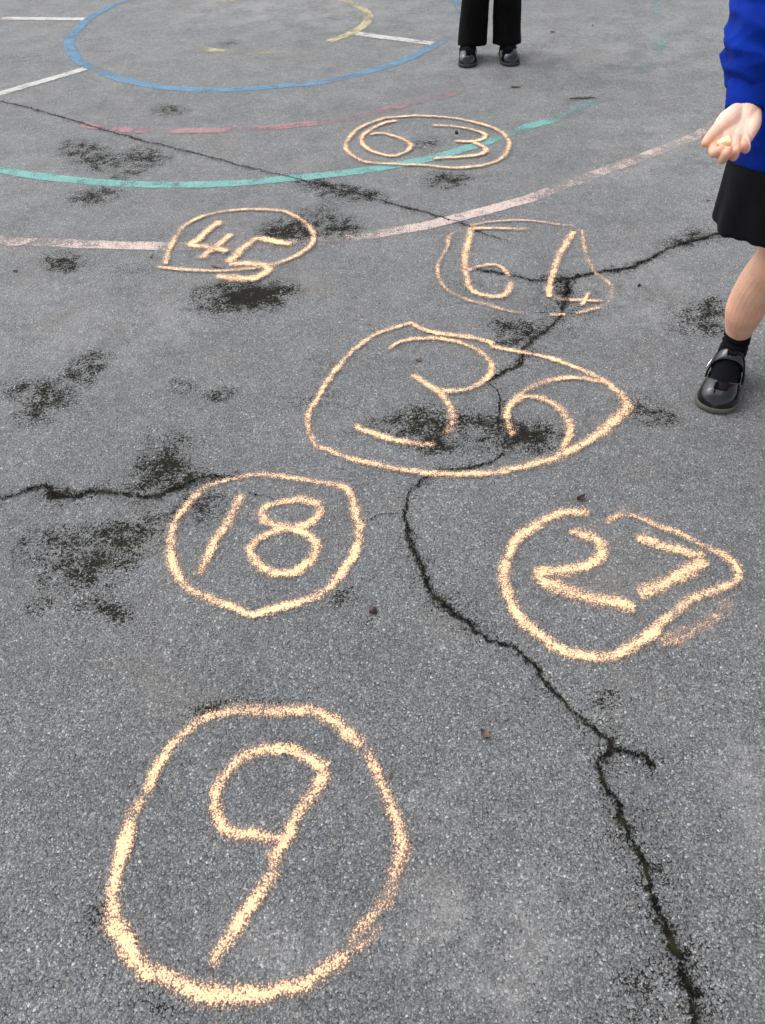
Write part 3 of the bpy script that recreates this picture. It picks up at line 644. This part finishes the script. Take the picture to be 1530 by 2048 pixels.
def build_shoe(parent, loc, ang, mirror, wscale, sole_mt):
    """Mary Jane shoe: upper with a scooped opening, strap with buckle, rubber sole. Local +Y to the toe, +X outer side of a right foot"""
    def xf(v):
        x = v.x * wscale * (-1 if mirror else 1)
        c, s = math.cos(ang), math.sin(ang)
        return Vector((loc[0] + c * x - s * v.y, loc[1] + s * x + c * v.y, v.z))
    n, k = 110, 72; v = []; f = []
    ss_ = [.5 - .5 * math.cos(PI * i / n) for i in range(n + 1)]
    for s in ss_:
        for j in range(k + 1): v.append(xf(shoe_pt(s, PI * j / k)))
    def opened(s, a):
        return s > .05 and s < .765 and abs((a - PI / 2) / (PI * .5)) < .72 * max(0, 1 - (abs(s - .34) / .425) ** 3.2) ** .5
    for i in range(n):
        for j in range(k):
            sm = (ss_[i] + ss_[i + 1]) / 2; am = PI * (j + .5) / k
            if not opened(sm, am):
                q = i * (k + 1) + j; f.append((q, q + 1, q + k + 2, q + k + 1))
    me = mesh('t', v, f); o = link('t', me)
    md = o.modifiers.new('s', 'SMOOTH'); md.iterations = 3; md.factor = .4
    md = o.modifiers.new('d', 'SOLIDIFY'); md.thickness = .0026; md.offset = 0
    me2 = evalmesh(o, 'shoe'); bpy.data.objects.remove(o)
    me2.materials.clear(); me2.materials.append(M_PATENT); me2.polygons.foreach_set('use_smooth', [True] * len(me2.polygons))
    sh = under('shoe', me2, parent)
    # sole
    rings = []
    for z, e in ((0, .0005), (.003, .0035), (.006, .0045), (.010, .0040), (.0125, .0035), (.0145, .0015)):
        ring = []
        for i in range(64):
            a = 2 * PI * i / 64; s = .5 - .5 * math.cos(a); s = min(max(s, 0), 1)
            w = SW(s) * (1 if a < PI else -1)
            c = Vector((w - .004 * math.sin(PI * s), s * .195, z))
            d = Vector((w * 1.0, (s - .5) * .08, 0)); d = d.normalized() if d.length > 0 else d
            ring.append(xf(c + d * e))
        rings.append(ring)
    g = Geo(); g.loft(rings); under('sole', g.make('sole', sole_mt), sh)
    # strap across the instep, as a thick band
    v = []; f = []; kk = 30
    for i in range(kk + 1):
        a = PI * (.03 + .94 * i / kk)
        for s, off in ((.39, .0005), (.39, .004), (.41, .005), (.475, .005), (.495, .004), (.495, .0005)):
            p_ = shoe_pt(s, a, off + .0035); p_.z += max(0, (.49 - s) / .09) * .013 * math.sin(a); v.append(xf(p_))
    for i in range(kk):
        for j in range(6):
            q = i * 6; f.append((q + j, q + (j + 1) % 6, q + 6 + (j + 1) % 6, q + 6 + j))
    f.append(tuple(range(6))); f.append(tuple(kk * 6 + j for j in range(5, -1, -1)))
    strap = under('strap', mesh('strap', v, f, M_PATENT), sh)
    g = Geo(); pr = []
    for i in range(20):
        t = 2 * PI * i / 20; a = PI * (.16 + .055 * math.sin(t)); s = .445 + .055 * math.cos(t)
        pr.append(xf(shoe_pt(s, a, .0115)))
    for i in range(20):
        g.chain([(pr[i], .0016), (pr[(i + 1) % 20], .0016)], n=6, sub=1, balls=False)
    under('buckle', g.make('buckle', M_METAL), strap)
    return xf
def build_sock(parent, xf, ankle, top, r_ank, r_top):
    g = Geo(); rings = []
    for i in range(1, 30):
        s = .03 + .92 * i / 30
        ring = []
        for j in range(28):
            a = 2 * PI * j / 28
            p = shoe_pt(s, a if a <= PI else PI, -.004)
            if a > PI: p = Vector((shoe_pt(s, 0, -.004).x * math.cos(a) , s * .195, ZS + .002))
            ring.append(xf(p))
        rings.append(ring)
    g.loft(rings)
    base = xf(Vector((-.003, .052, .035))); fr = xf(Vector((-.003, .075, .05)))
    ins = xf(Vector((-.003, .105, .038))); tn = xf(Vector((-.003, .150, .032)))
    g.chain([(tn, .022), (ins, .030), (fr, .034), (Vector(ankle) + (fr - base) * .35, r_ank * .95)], n=20)
    ax_ = (Vector(top) - Vector(ankle))
    g.chain([(base, .030), (Vector(ankle), r_ank), (Vector(ankle) + ax_ * .6, r_ank * .97), (Vector(top), r_top)], n=24, balls=False)
    me = remesh('sock', g.v, g.f, M_SOCK, .0024, 3)
    for v in me.vertices:                                  # soft folds round the ankle
        c = v.co; k = max(0, min(1, (c.z - .05) / .03)); c += v.normal * (.0014 * k * math.sin(c.z * 420 + 4 * mnoise.noise(c * 30)))
    under('sock', me, parent)

# ------------------------------------------------------------------ figures
def fold(me, amp, freq, axis=None, seed=0.0, mask=None):
    """cloth folds: ridged noise stretched along an axis"""
    ax_ = Vector(axis).normalized() if axis else None
    nrm = [v.normal.copy() for v in me.vertices]
    for v, n in zip(me.vertices, nrm):
        p = v.co.copy()
        if ax_: p = p - ax_ * p.dot(ax_) * .55 * (1 if True else 0)
        p = p * freq + Vector((seed, seed * .7, 0))
        h = 1 - abs(mnoise.noise(p)) * 2.2 + .4 * mnoise.noise(p * 2.1)
        v.co += n * amp * h * (mask(v.co) if mask else 1)
    me.update()
def oval(c, lat, fwd, a, b, n=40, mod=None):
    return [Vector(c) + lat * (a * math.cos(t)) * (mod(t) if mod else 1) + fwd * (b * math.sin(t)) * (mod(t) if mod else 1) for t in [2 * PI * i / n for i in range(n)]]
def relaxed_hand(g, wrist, d, palm_n, thumb_side, sc=1.0):
    """hanging hand: palm, four bent fingers, thumb"""
    d = d.normalized(); n_ = palm_n.normalized(); s = thumb_side.normalized()
    for off, L, r in ((.019, .034, .0072), (.0065, .038, .0075), (-.006, .035, .0072), (-.018, .027, .0062)):
        mcp = wrist + d * .058 * sc + s * off * sc
        g.chain([(wrist + s * off * .6, .011), (mcp, .0095)], n=12)
        p1 = mcp + (d * .93 + n_ * .25).normalized() * L * .5; p2 = p1 + (d * .75 + n_ * .6).normalized() * L * .33; p3 = p2 + (d * .5 + n_ * .8).normalized() * L * .25
        g.chain([(mcp, r * 1.1), (p1, r), (p2, r * .92), (p3, r * .8)], n=12)
    t0 = wrist + d * .012 + s * .016; t1 = t0 + (d * .7 + s * .55 + n_ * .3) * .028; t2 = t1 + (d * .9 + s * .15 + n_ * .3) * .02; t3 = t2 + (d * .95 + n_ * .3) * .014
    g.chain([(t0, .012), (t1, .0095), (t2, .008), (t3, .0066)], n=12)

def person(label, base, fwd, feet, legs, sh_z, hip_z, wear, hand_custom=None, arm_r=None, sole=None, wscale=1.0):
    """feet: list of (heel xy, angle, mirror); legs: right and left joint lists"""
    fwd = Vector((fwd[0], fwd[1], 0)).normalized(); up = Vector((0, 0, 1)); rt = Vector((fwd.y, -fwd.x, 0))   # figure's own right
    root = empty('person', base); tag(root, label, 'child')
    C = lambda r, f, z: Vector((base[0], base[1], 0)) + rt * r + fwd * f + up * z
    g = Geo()
    for lg in legs: g.chain(lg, n=24)
    # torso, neck, head
    t = []
    for z, a, b, f in ((hip_z - .05, .085, .07, 0), (hip_z, .105, .082, 0), (hip_z + .1, .098, .075, .005), (hip_z + .2, .105, .075, .004), (sh_z - .08, .115, .075, 0), (sh_z, .085, .055, 0), (sh_z + .03, .04, .04, 0)):
        t.append(oval(C(0, f, z), rt, fwd, a, b))
    g.loft(t)
    g.chain([(C(0, 0, sh_z), .034), (C(0, .006, sh_z + .08), .031)], n=16)
    hc = C(0, .02, sh_z + .155)
    rot = Matrix((rt, fwd, up)).transposed()
    g.ell(hc, (.070, .084, .090), rot); g.ell(hc + fwd * .022 - up * .045, (.050, .055, .052), rot)
    g.ell(hc + fwd * .082 - up * .018, (.010, .014, .013), rot, 8); g.chain([(hc + fwd * .078 + up * .008, .006), (hc + fwd * .086 - up * .016, .008)], n=8)
    for s in (-1, 1): g.ell(hc + rt * .071 * s - up * .012, (.008, .016, .024), rot, 8)
    # arms
    arms = []
    if arm_r: arms.append(arm_r)
    for s in ((1, -1) if not arm_r else (-1,)):
        arms.append([C(s * .128, 0, sh_z - .03), C(s * .165, -.015, sh_z - .22), C(s * .17, .03, sh_z - .39)])
    for a in arms:
        g.chain([(a[0], .037), (a[0].lerp(a[1], .5), .035), (a[1], .030), (a[1].lerp(a[2], .45), .028), (a[2], .0205)], n=20)
    pk = []
    if hand_custom: pk = hand_custom(g)
    for a, s in ([(arms[-1], -1)] if hand_custom else [(arms[0], 1), (arms[1], -1)]):
        relaxed_hand(g, a[2] + (a[2] - a[1]).normalized() * .01, a[2] - a[1], -rt * s + fwd * .2, fwd)
    me = remesh('body', g.v, g.f, M_SKIN, .0014, 5)
    co_ = np.empty(len(me.vertices) * 3); me.vertices.foreach_get('co', co_); co_ = co_.reshape(-1, 3)
    pink = np.zeros(len(co_)); pale = np.zeros(len(co_))
    for c, r, kd in pk:
        d = np.linalg.norm(co_ - np.array(c), axis=1); w = np.clip(1.3 - d / r, 0, 1)
        if kd > 0: pink = np.maximum(pink, w * kd)
        else: pale = np.maximum(pale, w * -kd)
    for lg in legs:
        c = np.array(lg[2][0]); d = np.linalg.norm(co_ - c, axis=1); pink = np.maximum(pink, .45 * np.clip(1.2 - d / .05, 0, 1))
    setattr_(me, 'pink', pink); setattr_(me, 'pale', pale)
    body = under('body', me, root)
    for s in (-1, 1):
        e = Geo(); e.ell(hc + fwd * .078 + rt * .029 * s + up * .004, (.012, .008, .009), rot, 10); under('eye', e.make('eye', M_EYEW), body)
    e = Geo(); e.ell(hc + fwd * .077 - up * .052, (.019, .007, .006), rot, 10); under('mouth', e.make('mouth', M_LIP), body)
    # hair: cap with fringe and a ponytail
    e = Geo(); e.ell(hc - fwd * .008 + up * .014, (.080, .090, .092), rot, 18)
    keep = []
    for fc in e.f:
        c = sum((e.v[i] for i in fc), Vector()) / len(fc) - hc
        if not (c.dot(fwd) > .012 and c.dot(up) < .035) and c.dot(up) > -.07: keep.append(fc)
    hm = Geo(); hm.add(e.v, keep); m1 = hm.make('hair', M_HAIR); ho = link('hair', m1)
    md = ho.modifiers.new('s', 'SOLIDIFY'); md.thickness = .006
    m2 = evalmesh(ho, 'hair'); bpy.data.objects.remove(ho)
    hair = under('hair', m2, root)
    e = Geo(); e.chain([(hc - fwd * .09 + up * .03, .018), (hc - fwd * .125 + up * .0, .026), (hc - fwd * .115 - up * .08, .022), (hc - fwd * .10 - up * .15, .008)], n=14); under('ponytail', e.make('ponytail', M_HAIR), hair)
    # sweatshirt
    g = Geo(); t = []
    hem = hip_z - .015
    for z, a, b in ((hem, .122, .098), (hem + .012, .126, .102), (hem + .03, .128, .104), (hem + .05, .134, .109), (hem + .12, .128, .102), (hem + .2, .124, .096), (sh_z - .08, .132, .09), (sh_z - .02, .112, .072), (sh_z + .02, .055, .05)):
        ring = oval(C(0, 0, z), rt, fwd, a, b)
        for p in ring: p.z += .17 * (p - C(0, 0, 0)).dot(fwd) * max(0, 1 - (z - hem) / .15)
        t.append(ring)
    g.loft(t)
    for a in arms:
        w_ = a[2]; d = (a[2] - a[1]).normalized(); e1 = a[2] - d * .006
        mids = [(a[0], .052), (a[0].lerp(a[1], .5), .050), (a[1], .049), (a[1].lerp(a[2], .4), .048), (a[1].lerp(a[2], .62), .044), (a[2] - d * .042, .037), (a[2] - d * .030, .0295)]
        g.chain(mids, n=26, balls=False)
        g.ell(a[0], (.052,) * 3, n=10)
    me = remesh('sweatshirt', g.v, g.f, M_BLUE, .004, 5)
    arms_ax = [(a[1] - a[0]).normalized() for a in arms]
    fold(me, .0042, 24, (1, 0, .15), 2.0, lambda c: max(0, min(1, (c.z - hem - .03) / .05)))
    for a in arms:
        el = a[1].lerp(a[2], .45); rr = .15
        nr = [v.normal.copy() for v in me.vertices]
        da = (a[2] - a[0]).normalized()
        for v, n in zip(me.vertices, nr):
            d = (v.co - el).length
            if d < rr:
                k = (1 - d / rr) ** .6; p = v.co - el
                ph = p.dot(Vector((.25, -.1, 1)).normalized()) * 175 + p.x * 38 + 3.2 * mnoise.noise(v.co * 16)
                v.co += n * .0066 * k * (.9 - 1.6 * abs(math.sin(ph * .5)))
    me.update()
    sw = under('sweatshirt', me, root)
    for a in arms:
        d = (a[2] - a[1]).normalized(); g = Geo(); n = 72
        q = Vector((0, 0, 1)); u = (q - d * q.dot(d)).normalized(); w = d.cross(u); rings = []
        for off, r in ((-.042, .0285), (-.038, .0315), (-.030, .0308), (-.012, .0290), (.0, .0282), (.003, .0268), (.0, .0252), (-.02, .025)):
            rings.append([a[2] + d * off + (u * math.cos(2 * PI * j / n) * .96 + w * math.sin(2 * PI * j / n) * 1.08) * (r + .0006 * math.cos(j * PI)) for j in range(n)])
        g.loft(rings, False); under('cuff', g.make('cuff', M_CUFF), sw)
    # skirt or trousers
    if wear == 'skirt':
        rings = []; n = 160; sk_b = hip_z - .128
        for i in range(16):
            s = i / 15; z = hip_z + .05 - s * (hip_z + .05 - sk_b)
            ring = []
            for j in range(n):
                t_ = 2 * PI * j / n
                pl = 1 + (.012 + .022 * s) * s * math.sin(9 * t_ + .8 + .8 * math.sin(2 * t_))
                p = C(0, 0, z) + rt * ((.118 - .002 * s) * pl * math.cos(t_)) + fwd * ((.094 + .008 * s) * pl * math.sin(t_))
                p.z += s * (.004 * math.sin(5 * t_ + .9 + .8 * math.sin(2 * t_)) + .0013 * math.sin(23 * t_))
                ring.append(p)
            rings.append(ring)
        g = Geo(); g.loft(rings, False); me = g.make('skirt', M_SKIRT); o = link('t', me)
        md = o.modifiers.new('d', 'SOLIDIFY'); md.thickness = .003
        m2 = evalmesh(o, 'skirt'); bpy.data.objects.remove(o); under('skirt', m2, root)
    else:
        g = Geo()
        for (heel, ang, mir), lg in zip(feet, legs):
            kn = lg[3][0]; an = lg[1][0]; hp = lg[-1][0]; fw = fwd * 1
            t = []
            for z, a, b, f in ((.050, .062, .060, .004), (.056, .065, .066, .006), (.09, .064, .062, .004), (.16, .061, .058, 0), (.25, .060, .057, 0), (.34, .062, .062, 0), (.45, .066, .07, 0), (hip_z, .06, .08, 0)):
                c = an.lerp(hp, (z - an.z) / (hp.z - an.z)); c.z = z; c = c + rt * (-.022 if not mir else .004); a *= .93
                ring = oval(c + fwd * f, rt, fwd, a, b, 36)
                if z < .06:
                    for p in ring: p.z += .010 * ((p - c).dot(fwd) / .06)
                t.append(ring)
            g.loft(t)
        t = []
        for z, a, b in ((hip_z - .06, .118, .09), (hip_z, .122, .097), (hip_z + .06, .112, .09)):
            t.append(oval(C(0, 0, z), rt, fwd, a, b))
        g.loft(t)
        me = remesh('trousers', g.v, g.f, M_TROU, .0035, 4); fold(me, .0036, 13, (0, 0, 1), 4.0)
        under('trousers', me, root)
    for (heel, ang, mir), lg in zip(feet, legs):
        xf = build_shoe(root, heel, ang, mir, wscale, sole)
        build_sock(root, xf, lg[1][0] * 1, lg[1][0].lerp(lg[2][0], .30), .0285, .0285)
    return root

# --- child on the right, in a skirt, holding out chalk
def ang_of(d): return math.atan2(d[1], d[0]) - PI / 2
d1 = Vector((-.46, -.888)).normalized()
toe = Vector((.730, 1.402)); heel = toe - d1 * .195
V = Vector
legR = [(V((.768, 1.468, .034)), .010), (V((.803, 1.533, .085)), .0225), (V((.797, 1.523, .185)), .0405), (V((.798, 1.505, .255)), .0405), (V((.810, 1.490, .315)), .0405), (V((.811, 1.482, .375)), .0515), (V((.80, 1.49, .50)), .060)]
hl = Vector((.985, 1.555)); d2 = Vector((-.33, -.944)).normalized()
an2 = hl + d2 * .052
legL = [(V((hl.x + d2.x * .12, hl.y + d2.y * .12, .034)), .010), (V((an2.x, an2.y, .085)), .0225), (V((an2.x - .01, an2.y - .005, .185)), .041), (V((.93, 1.475, .300)), .0415), (V((.915, 1.47, .375)), .051), (V((.885, 1.46, .50)), .064)]
SHD, ELB, WRI = V((.668, 1.51, .945)), Pd(1530, -2, 1.31), Pd(1490, 216, 1.338)
TIPS = []
def held_hand(g):
    P = lambda x, y, d: Pd(x, y, 1.33 + (d - 1.203) * 1.1)
    g0 = g
    class Wr:
        def chain(self, pts, **k): g0.chain([(p, r * 1.09) for p, r in pts], **k)
    g = Wr()
    w = P(1489, 208, 1.203)
    g.chain([(WRI, .0190), (P(1489, 229, 1.204), .0195), (P(1484, 246, 1.192), .0175)], n=16)
    mc = {'i': P(1437, 272, 1.166), 'm': P(1452, 279, 1.160), 'r': P(1469, 280, 1.160), 'p': P(1487, 274, 1.166)}
    bs = {'i': P(1477, 222, 1.208), 'm': P(1485, 221, 1.210), 'r': P(1493, 222, 1.210), 'p': P(1500, 225, 1.208)}
    for k in 'imrp':
        g.chain([(bs[k], .0125), (bs[k].lerp(mc[k], .5), .0112), (mc[k], .0098)], n=14)
    g.chain([(P(1505, 226, 1.206), .0125), (P(1505, 248, 1.186), .0120), (P(1494, 274, 1.166), .0092)], n=14)     # heel of the hand
    g.chain([(P(1474, 226, 1.203), .0145), (P(1456, 240, 1.178), .0145), (P(1443, 252, 1.166), .0115)], n=14)    # thumb pad
    for a_, b_ in (('i', 'm'), ('m', 'r'), ('r', 'p')):
        g.chain([(bs[a_].lerp(bs[b_], .5), .0122), (bs[a_].lerp(bs[b_], .5).lerp(mc[a_].lerp(mc[b_], .5), .5), .0108), (mc[a_].lerp(mc[b_], .5), .0092)], n=14)
    pd_ = (mc['m'].lerp(mc['r'], .5) - bs['m'].lerp(bs['r'], .5)).normalized(); la_ = (mc['p'] - mc['i']); la_ = (la_ - pd_ * la_.dot(pd_)).normalized()
    nn_ = pd_.cross(la_).normalized()
    g0.ell(bs['m'].lerp(mc['r'], .52) - nn_ * .001, (.041, .030, .0128), Matrix((pd_, la_, nn_)).transposed(), 14)
    fing = {'i': [(1428, 296, 1.146, .0086), (1429, 305, 1.130, .0080), (1438, 302, 1.118, .0073), (1444, 297, 1.114, .0062)],
            'm': [(1449, 305, 1.140, .0080), (1445, 319, 1.126, .0073), (1452, 309, 1.112, .0069), (1457, 300, 1.110, .0060)],
            'r': [(1470, 303, 1.142, .0078), (1467, 313, 1.129, .0071), (1471, 304, 1.119, .0067), (1473, 297, 1.119, .0057)],
            'p': [(1492, 293, 1.150, .0071), (1491, 299, 1.140, .0064), (1489, 291, 1.133, .0060), (1488, 284, 1.134, .0053)]}
    for k in 'imrp':
        g.chain([(mc[k], .0092)] + [(P(a, b, c), r * .90) for a, b, c, r in fing[k]], n=14, sub=5)
        a, b, c, r = fing[k][-1]; TIPS.append((P(a, b, c), .012, 1.0 if k == 'p' else .65))
    g.chain([(P(1452, 243, 1.176), .0125), (P(1437, 258, 1.164), .0098), (P(1421, 275, 1.152), .0082), (P(1411, 286, 1.144), .0062)], n=14)
    TIPS.append((P(1411, 287, 1.143), .010, .8))
    TIPS.append((P(1478, 238, 1.17), .055, -.75)); TIPS.append((P(1470, 262, 1.15), .03, .3))  # pale patch paints the bright light on the palm top; pink below it
    def crease_or_gap_shade(pts, r, k):
        for (a, b) in zip(pts[:-1], pts[1:]):
            for i in range(8): TIPS.append((P(*a).lerp(P(*b), i / 8), r, k))
    crease_or_gap_shade([(1444, 268, 1.152), (1458, 262, 1.150), (1470, 246, 1.158), (1476, 228, 1.172)], .0042, .5)  # thumb crease, with the shading beside the thumb pad painted in
    crease_or_gap_shade([(1462, 272, 1.146), (1478, 270, 1.148), (1501, 264, 1.160)], .0032, .55)
    crease_or_gap_shade([(1434, 276, 1.154), (1446, 279, 1.149), (1466, 282, 1.148)], .004, .5)
    for pts in ([(1440, 300, 1.116), (1441, 309, 1.118), (1440, 318, 1.128)], [(1461, 300, 1.112), (1460, 309, 1.118), (1458, 318, 1.128)], [(1480, 288, 1.130), (1480, 298, 1.128), (1479, 306, 1.135)]):  # dark lines painted for the shade between the curled fingers
        crease_or_gap_shade(pts, .0048, .8)
    return TIPS
child1 = person('child in blue sweatshirt and black skirt holding out an open hand', (.785, 1.475, 0), d1, [(heel, ang_of(d1), False), (hl, ang_of(d2), True)], [legR, legL], .965, .52, 'skirt', held_hand, [SHD, ELB, WRI], M_SOLE, 1.02)
# stub of chalk lying in the open hand
g = Geo(); A, B = Pd(1441, 289, 1.254), Pd(1458, 281, 1.256); dd = (B - A).normalized()
q = V((0, 0, 1)); u = (q - dd * q.dot(dd)).normalized(); w_ = dd.cross(u)
g.loft([[A.lerp(B, s) + (u * math.cos(t) + w_ * math.sin(t)) * r * (1 + .12 * math.sin(3 * t + s * 4)) for t in [2 * PI * i / 14 for i in range(14)]] for s, r in ((-.1, .004), (-.02, .0066), (.14, .0070), (.3, .0072), (.45, .0071), (.6, .0071), (.75, .0069), (.9, .0066), (1, .0062), (1.1, .0038))])
me = g.make('chalk', M_CHALKP); cc = A.lerp(B, .5)
for v in me.vertices: v.co += mnoise.noise_vector(v.co * 160) * .0022 - cc
o = link('chalk', me); o.location = cc
tag(o, 'stub of pale orange chalk lying in the open hand of the child', 'chalk')

# --- child standing behind the numbers, in black trousers
f2 = Vector((-.05, -1)).normalized()
fa = Vector((-.10, -1)).normalized(); fb = Vector((.03, -1)).normalized()
ha = Vector((.453, 3.757)) - fa * .2; hb = Vector((.642, 3.745)) - fb * .2
def leg2(h_, d_, hx, k):
    a = h_ + d_ * .055
    return [(V((h_.x + d_.x * .12, h_.y + d_.y * .12, .034)), .010), (V((a.x, a.y, .085)), .0225), (V((a.x + k * .6, a.y, .19)), .039), (V((a.x * .6 + hx * .4 + k, a.y, .31)), .040), (V((a.x * .4 + hx * .6 + k, a.y - .005, .40)), .048), (V((hx, 3.90, .53)), .058)]
child2 = person('child in black trousers and black patent shoes standing behind the 63', (.552, 3.90, 0), f2, [(ha, ang_of(fa), False), (hb, ang_of(fb), True)], [leg2(ha, fa, .492, .022), leg2(hb, fb, .614, -.004)], .95, .55, 'trousers', None, None, M_SOLE2, .92)
